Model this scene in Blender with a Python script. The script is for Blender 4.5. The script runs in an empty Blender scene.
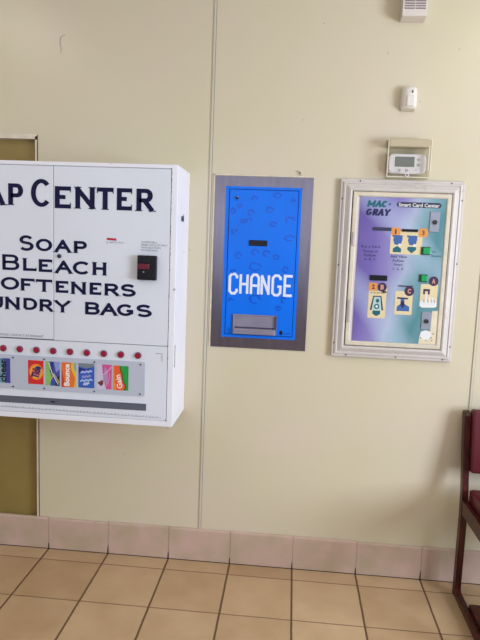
import bpy, bmesh, math, random
from mathutils import Matrix, Vector
random.seed(7)
COL = bpy.context.scene.collection
PI = math.pi

# ------------------------------------------------------------------ materials
def lin(c):
    return tuple(((v / 255) / 12.92 if v / 255 <= .04045 else (((v / 255) + .055) / 1.055) ** 2.4) for v in c)

def mat(name, rgb, rough=.5, metal=0.0, var=0.0, scale=8.0, bump=0.0, bscale=60.0, rgb2=None, spec=.5,
        stretch=(1, 1, 1), coat=0.0, wear=None, wscale=25.0, wamt=.62):
    m = bpy.data.materials.new(name); m.use_nodes = True
    nt = m.node_tree; N = nt.nodes; L = nt.links
    b = N['Principled BSDF']
    c = lin(rgb)
    b.inputs['Roughness'].default_value = rough
    b.inputs['Metallic'].default_value = metal
    b.inputs['Specular IOR Level'].default_value = spec
    b.inputs['Coat Weight'].default_value = coat
    b.inputs['Base Color'].default_value = (*c, 1)
    tc = N.new('ShaderNodeTexCoord'); mp = N.new('ShaderNodeMapping')
    mp.inputs['Scale'].default_value = stretch
    L.new(tc.outputs['Object'], mp.inputs['Vector'])
    col = None
    if var or rgb2:
        n = N.new('ShaderNodeTexNoise'); n.inputs['Scale'].default_value = scale; n.inputs['Detail'].default_value = 4
        L.new(mp.outputs['Vector'], n.inputs['Vector'])
        r = N.new('ShaderNodeValToRGB')
        r.color_ramp.elements[0].position = .32; r.color_ramp.elements[1].position = .68
        if rgb2:
            c2 = lin(rgb2)
            r.color_ramp.elements[0].color = (*c, 1); r.color_ramp.elements[1].color = (*c2, 1)
        else:
            r.color_ramp.elements[0].color = (*[v * (1 - var) for v in c], 1)
            r.color_ramp.elements[1].color = (*[min(1, v * (1 + var)) for v in c], 1)
        L.new(n.outputs['Fac'], r.inputs['Fac']); col = r.outputs['Color']
    if wear:
        n = N.new('ShaderNodeTexNoise'); n.inputs['Scale'].default_value = wscale; n.inputs['Detail'].default_value = 6
        L.new(mp.outputs['Vector'], n.inputs['Vector'])
        r = N.new('ShaderNodeValToRGB')
        r.color_ramp.elements[0].position = wamt; r.color_ramp.elements[1].position = min(1, wamt + .05)
        r.color_ramp.elements[0].color = (0, 0, 0, 1); r.color_ramp.elements[1].color = (1, 1, 1, 1)
        L.new(n.outputs['Fac'], r.inputs['Fac'])
        mx = N.new('ShaderNodeMix'); mx.data_type = 'RGBA'
        L.new(r.outputs['Color'], mx.inputs[0])
        if col: L.new(col, mx.inputs[6])
        else: mx.inputs[6].default_value = (*c, 1)
        mx.inputs[7].default_value = (*lin(wear), 1)
        col = mx.outputs[2]
    if col: L.new(col, b.inputs['Base Color'])
    if bump:
        n = N.new('ShaderNodeTexNoise'); n.inputs['Scale'].default_value = bscale; n.inputs['Detail'].default_value = 3
        L.new(mp.outputs['Vector'], n.inputs['Vector'])
        bp = N.new('ShaderNodeBump'); bp.inputs['Strength'].default_value = bump; bp.inputs['Distance'].default_value = .002
        L.new(n.outputs['Fac'], bp.inputs['Height']); L.new(bp.outputs['Normal'], b.inputs['Normal'])
    return m

M = {}
M['wall'] = mat('wall_paint', (213, 200, 176), .27, scale=2.2, bump=.05, bscale=45, rgb2=(210, 201, 168), spec=.45)
M['strip'] = mat('seam_strip', (205, 197, 175), .4, var=.05)
M['olive'] = mat('olive_panel', (146, 124, 68), .45, var=.10, scale=3, bump=.05, bscale=30)
M['bead'] = mat('corner_bead', (220, 208, 184), .5, var=.1, scale=20, wear=(90, 60, 40), wscale=30, wamt=.7)
M['rust'] = mat('rusty_edge', (96, 62, 44), .8, var=.3, scale=60)
M['base'] = mat('baseboard_tile', (202, 172, 156), .36, rgb2=(182, 162, 136), scale=9, bump=.08, bscale=50)
M['grout'] = mat('baseboard_grout', (170, 148, 128), .9, var=.1, scale=40)
M['dirt'] = mat('dark_grout', (62, 44, 36), .9, var=.2, scale=60)
M['ceil'] = mat('ceiling_paint', (225, 222, 212), .9)
M['side'] = mat('side_wall_paint', (214, 212, 206), .6, var=.03, scale=2)
M['dim'] = mat('dimmed_wall_paint', (62, 57, 66), .6, var=.03, scale=2)  # unseen front wall, kept dark for the steel plate's reflection and less bounce
M['white'] = mat('machine_enamel', (222, 226, 234), .38, var=.02, scale=3, wear=(186, 184, 190), wscale=14, wamt=.74)
M['whiteedge'] = mat('machine_edge_enamel', (236, 236, 242), .38, var=.02, scale=4, wear=(170, 162, 160), wscale=34, wamt=.70)
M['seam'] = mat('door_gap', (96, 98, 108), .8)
M['ink'] = mat('navy_ink', (20, 18, 60), .5, spec=.2)
M['black'] = mat('black_plastic', (17, 17, 22), .35, spec=.35)
M['dkgrey'] = mat('dark_grey_metal', (76, 80, 94), .5, metal=.3, var=.1)
M['redbtn'] = mat('maroon_button', (150, 14, 52), .3, spec=.6)
M['bezel'] = mat('button_bezel', (120, 92, 104), .4, metal=.4)
M['redled'] = mat('red_insert', (104, 12, 40), .3)
M['winback'] = mat('display_panel', (188, 194, 208), .25)
M['slot'] = mat('slot_grey', (92, 96, 110), .5)
M['redink'] = mat('red_ink', (190, 30, 60), .5)
M['greyink'] = mat('grey_ink', (120, 124, 138), .6)
M['steel'] = mat('brushed_steel', (142, 134, 146), .3, metal=1.0, var=.10, scale=5, stretch=(6, 1, .9), bump=.1, bscale=60)
M['blue'] = mat('blue_paint', (6, 112, 232), .3, var=.05, scale=5, bump=.06, bscale=30, spec=.3)
M['blueline'] = mat('dark_blue_gap', (6, 44, 130), .6)
M['ridge'] = mat('blue_emboss', (6, 88, 204), .25, spec=.5)
M['letterw'] = mat('white_letter_paint', (226, 232, 246), .5)
M['tray'] = mat('tray_steel', (152, 147, 165), .4, metal=.5, var=.08, scale=12)
M['traydark'] = mat('tray_shade', (74, 70, 84), .6, metal=.3)
M['frame'] = mat('painted_moulding', (204, 196, 188), .45, var=.03, scale=10, wear=(196, 184, 168), wscale=24, wamt=.66)
M['jamb'] = mat('worn_cream_metal', (214, 203, 180), .45, var=.08, scale=20, wear=(150, 118, 86), wscale=30, wamt=.66)
M['gap'] = mat('black_gap', (30, 27, 26), .9)
M['facewhite'] = mat('panel_margin', (214, 206, 214), .4)
M['teal'] = mat('teal_ink', (16, 98, 112), .4)
M['navy'] = mat('dark_navy_ink', (30, 30, 84), .4)
M['pill'] = mat('charcoal_ink', (50, 52, 76), .4)
M['yellow'] = mat('pale_yellow_ink', (222, 204, 158), .5)
M['orange'] = mat('orange_ink', (222, 148, 66), .5)
M['green'] = mat('green_button', (22, 158, 84), .35)
M['dkgreen'] = mat('dark_green_housing', (10, 84, 40), .5)
M['plum'] = mat('plum_ink', (62, 34, 70), .5)
M['skyblue'] = mat('blue_ink', (58, 98, 158), .5)
M['paper'] = mat('white_print', (228, 226, 222), .5)
M['platem'] = mat('small_steel_plate', (160, 164, 178), .4, metal=.5)
M['bare'] = mat('bare_cream_panel', (222, 208, 176), .6, var=.06, scale=30)
M['screw'] = mat('dark_screw', (64, 58, 60), .5, metal=.6)
M['thermo'] = mat('thermostat_plastic', (226, 222, 226), .4)
M['lcd'] = mat('lcd_grey', (122, 128, 124), .25)
M['tbtn'] = mat('grey_rubber_button', (176, 174, 176), .6)
M['pir'] = mat('off_white_plastic', (226, 218, 206), .4)
M['siren'] = mat('beige_white_metal', (218, 208, 196), .45, var=.03)
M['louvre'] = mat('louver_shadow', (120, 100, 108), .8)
M['wood'] = mat('reddish_wood', (86, 30, 21), .34, rgb2=(32, 11, 8), scale=6, stretch=(10, 10, 1.4), bump=.05, bscale=20, coat=.03, spec=.3)
M['vinyl'] = mat('burgundy_vinyl', (90, 15, 30), .42, var=.06, scale=14, bump=.08, bscale=180)
M['plywood'] = mat('dark_seat_board', (40, 26, 26), .8)

def clear_plastic():
    m = bpy.data.materials.new('clear_plastic'); m.use_nodes = True
    nt = m.node_tree; N = nt.nodes; L = nt.links
    for n in list(N): N.remove(n)
    out = N.new('ShaderNodeOutputMaterial'); mix = N.new('ShaderNodeMixShader')
    tr = N.new('ShaderNodeBsdfTransparent'); tr.inputs[0].default_value = (.99, .985, .96, 1)
    gl = N.new('ShaderNodeBsdfGlossy'); gl.inputs['Roughness'].default_value = .12
    mix.inputs[0].default_value = .05
    L.new(tr.outputs[0], mix.inputs[1]); L.new(gl.outputs[0], mix.inputs[2])
    L.new(mix.outputs[0], out.inputs[0]); return m
M['clear'] = clear_plastic()
M['clearedge'] = mat('milky_plastic_edge', (224, 217, 196), .3)
M['clearridge'] = mat('smoky_plastic_ridge', (194, 181, 152), .35)

def emis(name, rgb, s):
    m = bpy.data.materials.new(name); m.use_nodes = True
    b = m.node_tree.nodes['Principled BSDF']
    b.inputs['Emission Color'].default_value = (*rgb, 1); b.inputs['Emission Strength'].default_value = s
    return m

def floor_mat():
    m = bpy.data.materials.new('floor_tiles'); m.use_nodes = True
    nt = m.node_tree; N = nt.nodes; L = nt.links; b = N['Principled BSDF']
    tc = N.new('ShaderNodeTexCoord'); sp = N.new('ShaderNodeSeparateXYZ'); L.new(tc.outputs['Object'], sp.inputs[0])
    def math_(op, a, bb=None, c=None):
        n = N.new('ShaderNodeMath'); n.operation = op
        for i, v in enumerate((a, bb, c)):
            if v is None: continue
            if isinstance(v, (int, float)): n.inputs[i].default_value = v
            else: L.new(v, n.inputs[i])
        return n.outputs[0]
    T = .305
    # slight waviness of the grout
    nz = N.new('ShaderNodeTexNoise'); nz.inputs['Scale'].default_value = 14; L.new(tc.outputs['Object'], nz.inputs['Vector'])
    wob = math_('MULTIPLY', math_('SUBTRACT', nz.outputs['Fac'], .5), .003)
    def grid(coord, off, w0):
        s = math_('DIVIDE', math_('ADD', math_('ADD', coord, off), wob), T)
        idx = math_('FLOOR', s)
        fr = math_('FRACT', s)
        d = math_('MULTIPLY', math_('MINIMUM', fr, math_('SUBTRACT', 1.0, fr)), T)   # metres to the nearest joint
        mr = N.new('ShaderNodeMapRange'); mr.interpolation_type = 'SMOOTHSTEP'
        L.new(d, mr.inputs['Value']); mr.inputs['From Min'].default_value = w0 * .6; mr.inputs['From Max'].default_value = w0 * 1.5
        mr.inputs['To Min'].default_value = 1; mr.inputs['To Max'].default_value = 0
        return idx, mr.outputs[0]
    ix, gx = grid(sp.outputs['X'], 30 * T, .0042)
    iy, gy = grid(sp.outputs['Y'], 30 * T + .1103, .0030)
    cmb = N.new('ShaderNodeCombineXYZ'); L.new(ix, cmb.inputs[0]); L.new(iy, cmb.inputs[1])
    wn = N.new('ShaderNodeTexWhiteNoise'); wn.noise_dimensions = '2D'; L.new(cmb.outputs[0], wn.inputs['Vector'])
    n1 = N.new('ShaderNodeTexNoise'); n1.inputs['Scale'].default_value = 6; n1.inputs['Detail'].default_value = 5
    L.new(tc.outputs['Object'], n1.inputs['Vector'])
    f = math_('ADD', math_('MULTIPLY', wn.outputs['Value'], .35), math_('MULTIPLY', n1.outputs['Fac'], .65))
    r = N.new('ShaderNodeValToRGB'); r.color_ramp.elements[0].position = .25; r.color_ramp.elements[1].position = .8
    r.color_ramp.elements[0].color = (*lin((176, 142, 105)), 1); r.color_ramp.elements[1].color = (*lin((202, 172, 134)), 1)
    L.new(f, r.inputs[0])
    m1 = N.new('ShaderNodeMix'); m1.data_type = 'RGBA'; L.new(math_('MULTIPLY', gy, .8), m1.inputs[0]); L.new(r.outputs[0], m1.inputs[6])
    m1.inputs[7].default_value = (*lin((118, 86, 62)), 1)
    m2 = N.new('ShaderNodeMix'); m2.data_type = 'RGBA'; L.new(gx, m2.inputs[0]); L.new(m1.outputs[2], m2.inputs[6])
    m2.inputs[7].default_value = (*lin((104, 74, 50)), 1)
    L.new(m2.outputs[2], b.inputs['Base Color'])
    g = math_('MAXIMUM', gx, gy)
    L.new(math_('ADD', .42, math_('MULTIPLY', g, .45)), b.inputs['Roughness'])
    bp = N.new('ShaderNodeBump'); bp.inputs['Distance'].default_value = .003; bp.inputs['Strength'].default_value = .6
    hgt = math_('ADD', math_('SUBTRACT', 1.0, g), math_('MULTIPLY', n1.outputs['Fac'], .15))
    L.new(hgt, bp.inputs['Height']); L.new(bp.outputs['Normal'], b.inputs['Normal'])
    return m
M['floor'] = floor_mat()

def panel_mat():
    """printed face of the card machine: purple running to teal with pale diagonal sweeps"""
    m = bpy.data.materials.new('printed_face'); m.use_nodes = True
    nt = m.node_tree; N = nt.nodes; L = nt.links; b = N['Principled BSDF']
    tc = N.new('ShaderNodeTexCoord'); sp = N.new('ShaderNodeSeparateXYZ'); L.new(tc.outputs['Object'], sp.inputs[0])
    def mth(op, a, bb):
        n = N.new('ShaderNodeMath'); n.operation = op
        for i, v in enumerate((a, bb)):
            if isinstance(v, (int, float)): n.inputs[i].default_value = v
            else: L.new(v, n.inputs[i])
        return n.outputs[0]
    nz = N.new('ShaderNodeTexNoise'); nz.inputs['Scale'].default_value = 5; nz.inputs['Detail'].default_value = 2
    L.new(tc.outputs['Object'], nz.inputs['Vector'])
    # x runs 0..0.376, z runs 0..0.645 (object origin at the panel's lower left corner)
    u = mth('DIVIDE', sp.outputs['X'], .376); v = mth('DIVIDE', sp.outputs['Z'], .645)
    t = mth('ADD', mth('ADD', mth('MULTIPLY', mth('SUBTRACT', u, .08), .98), mth('MULTIPLY', mth('SUBTRACT', 1.0, v), .30)), mth('MULTIPLY', mth('SUBTRACT', nz.outputs['Fac'], .5), .35))
    r = N.new('ShaderNodeValToRGB'); cr = r.color_ramp
    stops = [(0.0, (102, 84, 156)), (.22, (116, 100, 168)), (.42, (140, 130, 184)), (.60, (168, 178, 200)), (.72, (128, 164, 174)), (.90, (86, 138, 144)), (1.0, (100, 144, 150))]
    cr.elements[0].position = stops[0][0]; cr.elements[0].color = (*lin(stops[0][1]), 1)
    cr.elements[1].position = stops[-1][0]; cr.elements[1].color = (*lin(stops[-1][1]), 1)
    for p, c in stops[1:-1]:
        e = cr.elements.new(p); e.color = (*lin(c), 1)
    L.new(t, r.inputs[0])
    # pale sweeps
    w = N.new('ShaderNodeTexWave'); w.inputs['Scale'].default_value = 1.0; w.inputs['Distortion'].default_value = 2.2; w.inputs['Detail'].default_value = 1
    mp = N.new('ShaderNodeMapping'); mp.inputs['Rotation'].default_value = (0, .75, 0); L.new(tc.outputs['Object'], mp.inputs[0]); L.new(mp.outputs[0], w.inputs[0])
    mr = N.new('ShaderNodeMapRange'); L.new(w.outputs['Fac'], mr.inputs[0]); mr.inputs[1].default_value = .55; mr.inputs[2].default_value = 1; mr.inputs[3].default_value = 0; mr.inputs[4].default_value = .38
    mx = N.new('ShaderNodeMix'); mx.data_type = 'RGBA'; L.new(mr.outputs[0], mx.inputs[0]); L.new(r.outputs[0], mx.inputs[6]); mx.inputs[7].default_value = (*lin((190, 206, 226)), 1)
    L.new(mx.outputs[2], b.inputs['Base Color']); b.inputs['Roughness'].default_value = .3
    return m
M['face'] = panel_mat()

# ------------------------------------------------------------------ building helpers
def new():
    return bmesh.new()

def box(bm, x0, x1, y0, y1, z0, z1, bev=0, seg=2):
    x0, x1 = sorted((x0, x1)); y0, y1 = sorted((y0, y1)); z0, z1 = sorted((z0, z1))
    b2 = bmesh.new()
    bmesh.ops.create_cube(b2, size=1)
    for v in b2.verts:
        v.co = Vector(((x0 + x1) / 2 + v.co.x * (x1 - x0), (y0 + y1) / 2 + v.co.y * (y1 - y0), (z0 + z1) / 2 + v.co.z * (z1 - z0)))
    if bev: bmesh.ops.bevel(b2, geom=b2.edges[:], offset=bev, segments=seg, profile=.5, affect='EDGES')
    merge(bm, b2)

def merge(bm, b2, mtx=None):
    if mtx is not None: bmesh.ops.transform(b2, matrix=mtx, verts=b2.verts[:])
    vm = {}
    for v in b2.verts: vm[v] = bm.verts.new(v.co)
    for f in b2.faces:
        try:
            nf = bm.faces.new([vm[v] for v in f.verts]); nf.smooth = f.smooth
        except ValueError: pass
    b2.free()

def cyl(bm, x, y0, z, r, y1, seg=20, r2=None, bev=0):
    """a round pin whose axis runs along Y from y0 (back) to y1 (front)"""
    b2 = bmesh.new()
    bmesh.ops.create_cone(b2, cap_ends=True, segments=seg, radius1=r if r2 is None else r2, radius2=r, depth=abs(y1 - y0))
    if bev: bmesh.ops.bevel(b2, geom=[e for e in b2.edges if len({round(v.co.z, 6) for v in e.verts}) == 1 and e.verts[0].co.z > 0], offset=bev, segments=2, profile=.5, affect='EDGES')
    merge(bm, b2, Matrix.Translation((x, (y0 + y1) / 2, z)) @ Matrix.Rotation(PI / 2 if y1 < y0 else -PI / 2, 4, 'X'))

def poly(bm, pts, y):
    """flat outline facing the room (-Y); pts are (x, z)"""
    a = sum(pts[i][0] * pts[(i + 1) % len(pts)][1] - pts[(i + 1) % len(pts)][0] * pts[i][1] for i in range(len(pts)))
    if a < 0: pts = pts[::-1]
    bm.faces.new([bm.verts.new((x, y, z)) for x, z in pts])

def prism(bm, pts, y0, y1):
    """outline in XZ extruded between y0 and y1"""
    b2 = bmesh.new(); poly(b2, list(pts), min(y0, y1))
    r = bmesh.ops.extrude_face_region(b2, geom=b2.faces[:])
    bmesh.ops.translate(b2, vec=(0, abs(y1 - y0), 0), verts=[g for g in r['geom'] if isinstance(g, bmesh.types.BMVert)])
    bmesh.ops.recalc_face_normals(b2, faces=b2.faces[:]); merge(bm, b2)

def prism_x(bm, pts, x0, x1, bev=0):
    """outline in YZ extruded along X"""
    b2 = bmesh.new()
    f = b2.faces.new([b2.verts.new((x0, y, z)) for y, z in pts])
    r = bmesh.ops.extrude_face_region(b2, geom=[f])
    bmesh.ops.translate(b2, vec=(x1 - x0, 0, 0), verts=[g for g in r['geom'] if isinstance(g, bmesh.types.BMVert)])
    bmesh.ops.recalc_face_normals(b2, faces=b2.faces[:])
    if bev: bmesh.ops.bevel(b2, geom=b2.edges[:], offset=bev, segments=2, profile=.5, affect='EDGES')
    merge(bm, b2)

def rrect(x0, x1, z0, z1, r, n=5):
    x0, x1 = sorted((x0, x1)); z0, z1 = sorted((z0, z1)); pts = []
    for cx, cz, a in ((x1 - r, z1 - r, 0), (x0 + r, z1 - r, 90), (x0 + r, z0 + r, 180), (x1 - r, z0 + r, 270)):
        for k in range(n + 1):
            t = math.radians(a + 90 * k / n); pts.append((cx + r * math.cos(t), cz + r * math.sin(t)))
    return pts

def ell(cx, cz, rx, rz, n=28, a0=0, a1=360):
    return [(cx + rx * math.cos(math.radians(a0 + (a1 - a0) * k / n)), cz + rz * math.sin(math.radians(a0 + (a1 - a0) * k / n))) for k in range(n + (a1 - a0 != 360))]

ROOT = {}
def shift_of(o):
    while o.parent: o = o.parent
    return ROOT.get(o.name, Vector((0, 0, 0)))

def obj(name, bm, m, parent=None, label=None, smooth=False, at=None, kind=None):
    """link one mesh; geometry is given in room coordinates"""
    me = bpy.data.meshes.new(name)
    if smooth:
        for f in bm.faces: f.smooth = True
    base = shift_of(parent) if parent else Vector((0, 0, 0))
    off = Vector(at) if at else base
    bmesh.ops.translate(bm, vec=-off, verts=bm.verts[:])
    bm.to_mesh(me); bm.free()
    for mm in (m if isinstance(m, list) else [m]): me.materials.append(mm)
    o = bpy.data.objects.new(name, me); COL.objects.link(o)
    if parent:
        o.parent = parent
        # children of children: parents inside a thing all sit at the thing's origin
        o.location = off - base
    else:
        o.location = off if at else (0, 0, 0)
    if label: o['label'] = label
    if kind: o['kind'] = kind
    return o

def thing(name, label, cat, loc):
    o = bpy.data.objects.new(name, None); COL.objects.link(o); o.location = loc; o.empty_display_size = .1
    o['label'] = label; o['category'] = cat; ROOT[o.name] = Vector(loc); return o

def struct(name, bm, m, parent=None, **k):
    return obj(name, bm, m, parent, kind='structure', **k)

# ---- lettering drawn with a broad pen -------------------------------------
def arc(cx, cy, rx, ry, a0, a1, n=12):
    return [(cx + rx * math.cos(math.radians(a0 + (a1 - a0) * k / n)), cy + ry * math.sin(math.radians(a0 + (a1 - a0) * k / n))) for k in range(n + 1)]
G = {
 'A': [[(0, 0), (.5, 1)], [(.5, 1), (1, 0)], [(.2, .36), (.8, .36)]],
 'B': [[(.08, 0), (.08, 1), (.55, 1)] + arc(.62, .76, .30, .24, 90, -90, 8) + [(.08, .52)], [(.62, .52)] + arc(.66, .26, .32, .26, 90, -90, 8) + [(.08, 0)]],
 'C': [arc(.52, .5, .52, .5, 42, 318, 22)],
 'D': [[(.08, 0), (.08, 1), (.5, 1)] + arc(.5, .5, .5, .5, 90, -90, 14) + [(.08, 0)]],
 'E': [[(1, 1), (.08, 1), (.08, 0), (1, 0)], [(.08, .52), (.75, .52)]],
 'F': [[(1, 1), (.08, 1), (.08, 0)], [(.08, .5), (.75, .5)]],
 'G': [arc(.52, .5, .52, .5, 42, 330, 22), [(.62, .42), (1, .42), (1, .08)]],
 'H': [[(.08, 0), (.08, 1)], [(.92, 0), (.92, 1)], [(.08, .52), (.92, .52)]],
 'L': [[(.08, 1), (.08, 0), (1, 0)]],
 'N': [[(.04, 0), (.04, 1)], [(.04, 1), (.96, 0)], [(.96, 0), (.96, 1)]],
 'O': [arc(.5, .5, .5, .5, 90, 450, 28)],
 'P': [[(.1, 0), (.1, 1), (.6, 1)] + arc(.66, .72, .32, .28, 90, -90, 8) + [(.1, .44)]],
 'R': [[(.08, 0), (.08, 1), (.58, 1)] + arc(.62, .74, .30, .26, 90, -90, 8) + [(.08, .48)], [(.52, .46), (1, 0)]],
 'S': [arc(.5, .745, .42, .255, 25, 240, 12)[:-1] + [(.5, .52)] + arc(.5, .262, .46, .262, 62, -150, 12)],
 'T': [[(0, 1), (1, 1)], [(.5, 1), (.5, 0)]],
 'M': [[(.04, 0), (.04, 1)], [(.04, 1), (.5, .2)], [(.5, .2), (.96, 1)], [(.96, 1), (.96, 0)]],
 'U': [[(.05, 1), (.05, .4)] + arc(.5, .4, .45, .4, 180, 360, 12) + [(.95, 1)]],
 'Y': [[(0, 1), (.5, .48), (1, 1)], [(.5, .48), (.5, 0)]],
}
lift = 0
def stroke(bm, pts, tx, tz, y):
    """broad-pen line through pts: a mitred ribbon facing the room"""
    global lift; lift = (lift + 1) % 5; y = y - lift * .0002
    n = len(pts); L_, R_ = [], []
    for i in range(n):
        p = Vector(pts[i]); a = Vector(pts[max(i - 1, 0)]); b = Vector(pts[min(i + 1, n - 1)])
        d1 = (p - a); d2 = (b - p)
        if d1.length < 1e-9: d1 = d2
        if d2.length < 1e-9: d2 = d1
        d1 = d1.normalized(); d2 = d2.normalized()
        n1 = Vector((-d1.y, d1.x)); n2 = Vector((-d2.y, d2.x)); nn = n1 + n2
        if nn.length < .2: nn = n1
        nn = nn.normalized(); k = min(1.8, 1 / max(.3, nn.dot(n1)))
        o = Vector((nn.x * tx / 2 * k, nn.y * tz / 2 * k))
        L_.append(p + o); R_.append(p - o)
    vs = [(bm.verts.new((l.x, y, l.y)), bm.verts.new((r.x, y, r.y))) for l, r in zip(L_, R_)]
    for i in range(n - 1):
        bm.faces.new([vs[i][0], vs[i][1], vs[i + 1][1], vs[i + 1][0]])

def glyph(bm, ch, x0, x1, z0, z1, t, y, serif=True, tz=None):
    tz = tz or t
    fx = lambda u: x0 + t / 2 + u * (x1 - x0 - t)
    fz = lambda v: z0 + tz / 2 + v * (z1 - z0 - tz)
    for s in G[ch]:
        pts = [(fx(u), fz(v)) for u, v in s]
        if len(pts) < 20 or ch in 'CG':
            for i, j in ((0, 1), (-1, -2)):
                if s[0] == s[-1]: break
                d = Vector(pts[i]) - Vector(pts[j]); d.normalize()
                if abs(d.x) > .9 and s[i][0] in (0, 1) and ch in 'TEFL': pts[i] = (pts[i][0] + d.x * t / 2, pts[i][1])
                elif s[i][1] in (0, 1) and abs(d.y) > .3: pts[i] = (pts[i][0] + d.x * tz / 2, pts[i][1] + d.y * tz / 2)
        stroke(bm, pts, t, tz, y)
        if serif and len(s) < 20:
            for (u, v), (px, pz) in ((s[0], pts[0]), (s[-1], pts[-1])):
                if v in (0, 1) and ch not in 'BDO':
                    w = t * .74; h = tz * .22; zz = z0 if v == 0 else z1 - h
                    if ch in 'CSG' or (ch == 'N' and s[0][0] != s[-1][0]) or (ch in 'A' and v == 1): continue
                    if ch in 'EFLT' and u in (0, 1):
                        poly(bm, [(px + (-1 if u == 1 else 0) * h, z0 - (0) if v == 0 else z1), (px + (0 if u == 1 else 1) * h, z0 if v == 0 else z1),
                                  (px + (0 if u == 1 else 1) * h, (z0 + tz * 1.5) if v == 0 else (z1 - tz * 1.5)), (px + (-1 if u == 1 else 0) * h, (z0 + tz * 1.3) if v == 0 else (z1 - tz * 1.3))], y - .0011)
                        continue
                    poly(bm, [(px - w, zz), (px + w, zz), (px + w, zz + h), (px - w, zz + h)], y - .0011)

def type_bm(text, cx, cz, height, width, y, shear=0, bold=0.0, rot=0, lead=1.0, align='CENTER'):
    """a line of ordinary type as a flat mesh, scaled to fit width x height"""
    cu = bpy.data.curves.new('type', 'FONT'); cu.body = text; cu.size = 1; cu.shear = shear; cu.offset = bold
    cu.align_x = align; cu.align_y = 'CENTER'; cu.resolution_u = 2; cu.space_line = lead; cu.fill_mode = 'FRONT'
    o = bpy.data.objects.new('type', cu); COL.objects.link(o)
    me = bpy.data.meshes.new_from_object(o.evaluated_get(bpy.context.evaluated_depsgraph_get()))
    bpy.data.objects.remove(o); bpy.data.curves.remove(cu)
    b2 = bmesh.new(); b2.from_mesh(me); bpy.data.meshes.remove(me)
    xs = [v.co.x for v in b2.verts]; ys = [v.co.y for v in b2.verts]
    sx = width / (max(xs) - min(xs)); sy = height / (max(ys) - min(ys))
    mx, my = (max(xs) + min(xs)) / 2, (max(ys) + min(ys)) / 2
    c, s = math.cos(rot), math.sin(rot)
    for v in b2.verts:
        a = (v.co.x - mx) * sx; b = (v.co.y - my) * sy
        v.co = Vector((cx + a * c - b * s, y, cz + a * s + b * c))
    bmesh.ops.recalc_face_normals(b2, faces=b2.faces[:])
    for f in b2.faces:
        if f.normal.y > 0: f.normal_flip()
    return b2

def add_type(bm, *a, **k): merge(bm, type_bm(*a, **k))

# ------------------------------------------------------------------ the room
XL, XR, YF, ZC = -3.3, 3.3, -5.4, 2.95
SEAM1, SEAM2 = -.458, .775
RX, RZ, BH = -1.274, 2.004, .162          # right and top edge of the recess, height of the tiled base
bm = new(); box(bm, XL, XR, YF, 0, -.05, 0); struct('floor', bm, M['floor'])
bm = new(); box(bm, XL, XR, YF, .12, ZC, ZC + .05); ceiling = struct('ceiling', bm, M['ceil'])
# back wall: right of the recess, above it, and the part left of it
bm = new()
box(bm, RX, XR, 0, .1, 0, ZC)
box(bm, XL, RX, 0, .1, RZ, ZC)
box(bm, XL, -2.35, 0, .1, 0, RZ)
box(bm, -2.35, RX, 0, .1, 0, BH - .01)
bmesh.ops.remove_doubles(bm, verts=bm.verts[:], dist=1e-5)
wall = struct('wall_back', bm, M['wall'])
bm = new(); box(bm, -2.35, RX, .022, .1, BH - .01, RZ); struct('wall_recess', bm, M['olive'])
# corner bead round the recess, pale with a rusty outer line
bm = new()
box(bm, RX - .010, RX - .001, -.003, .03, BH, RZ + .012)
box(bm, -2.35, RX - .001, -.003, .03, RZ - .002, RZ + .022)
bead = struct('trim_1', bm, M['bead'])
bm = new()
box(bm, RX - .001, RX + .0022, -.0035, .0, BH, RZ + .018)
box(bm, -2.35, RX, -.0035, .0, RZ - .003, RZ - .0005)
obj('rust_line', bm, M['rust'], bead, 'rusty dark edge line')
# cover strips over the wall board joints
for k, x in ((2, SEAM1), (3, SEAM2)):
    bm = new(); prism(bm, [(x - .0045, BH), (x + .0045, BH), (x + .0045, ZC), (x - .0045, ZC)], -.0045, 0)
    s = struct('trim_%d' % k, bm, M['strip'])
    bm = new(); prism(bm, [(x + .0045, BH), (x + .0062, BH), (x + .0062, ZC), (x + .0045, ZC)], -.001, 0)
    obj('joint_shade', bm, M['seam'], s)  # thin grey strip painted in as the shade beside the cover strip
# tiled base
T = .305; bm = new(); b3 = new(); b4 = new()
k0 = -11
for k in range(-11, 11):
    x0 = k * T; x1 = x0 + T
    b2 = bmesh.new(); bmesh.ops.create_cube(b2, size=1)
    g = .0016; h = BH + random.uniform(-.002, .002)
    for v in b2.verts: v.co = Vector((x0 + g + (v.co.x + .5) * (T - 2 * g), -.013 + (v.co.y + .5) * .013, .0015 + (v.co.z + .5) * h))
    bmesh.ops.bevel(b2, geom=[e for e in b2.edges if all(v.co.y < -.01 and v.co.z > .1 for v in e.verts)], offset=.009, segments=3, profile=.5, affect='EDGES')
    merge(bm, b2)
    prism(b3, [(x0 - g, 0), (x0 + g, 0), (x0 + g, BH - .006), (x0 - g, BH - .006)], -.0118, 0)
    prism(b4, [(x0 - .0035, 0), (x0 + .0035, 0), (x0 + .002, .03 + random.uniform(0, .02)), (x0 - .002, .03)], -.0142, -.01)
base = struct('baseboard_back', bm, M['base'])
obj('grout', b3, M['grout'], base); 
box(b4, XL, XR, -.0152, -.012, 0, .003)
obj('dark_joint', b4, M['dirt'], base, 'dark dirt at the foot of the joints')
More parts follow.
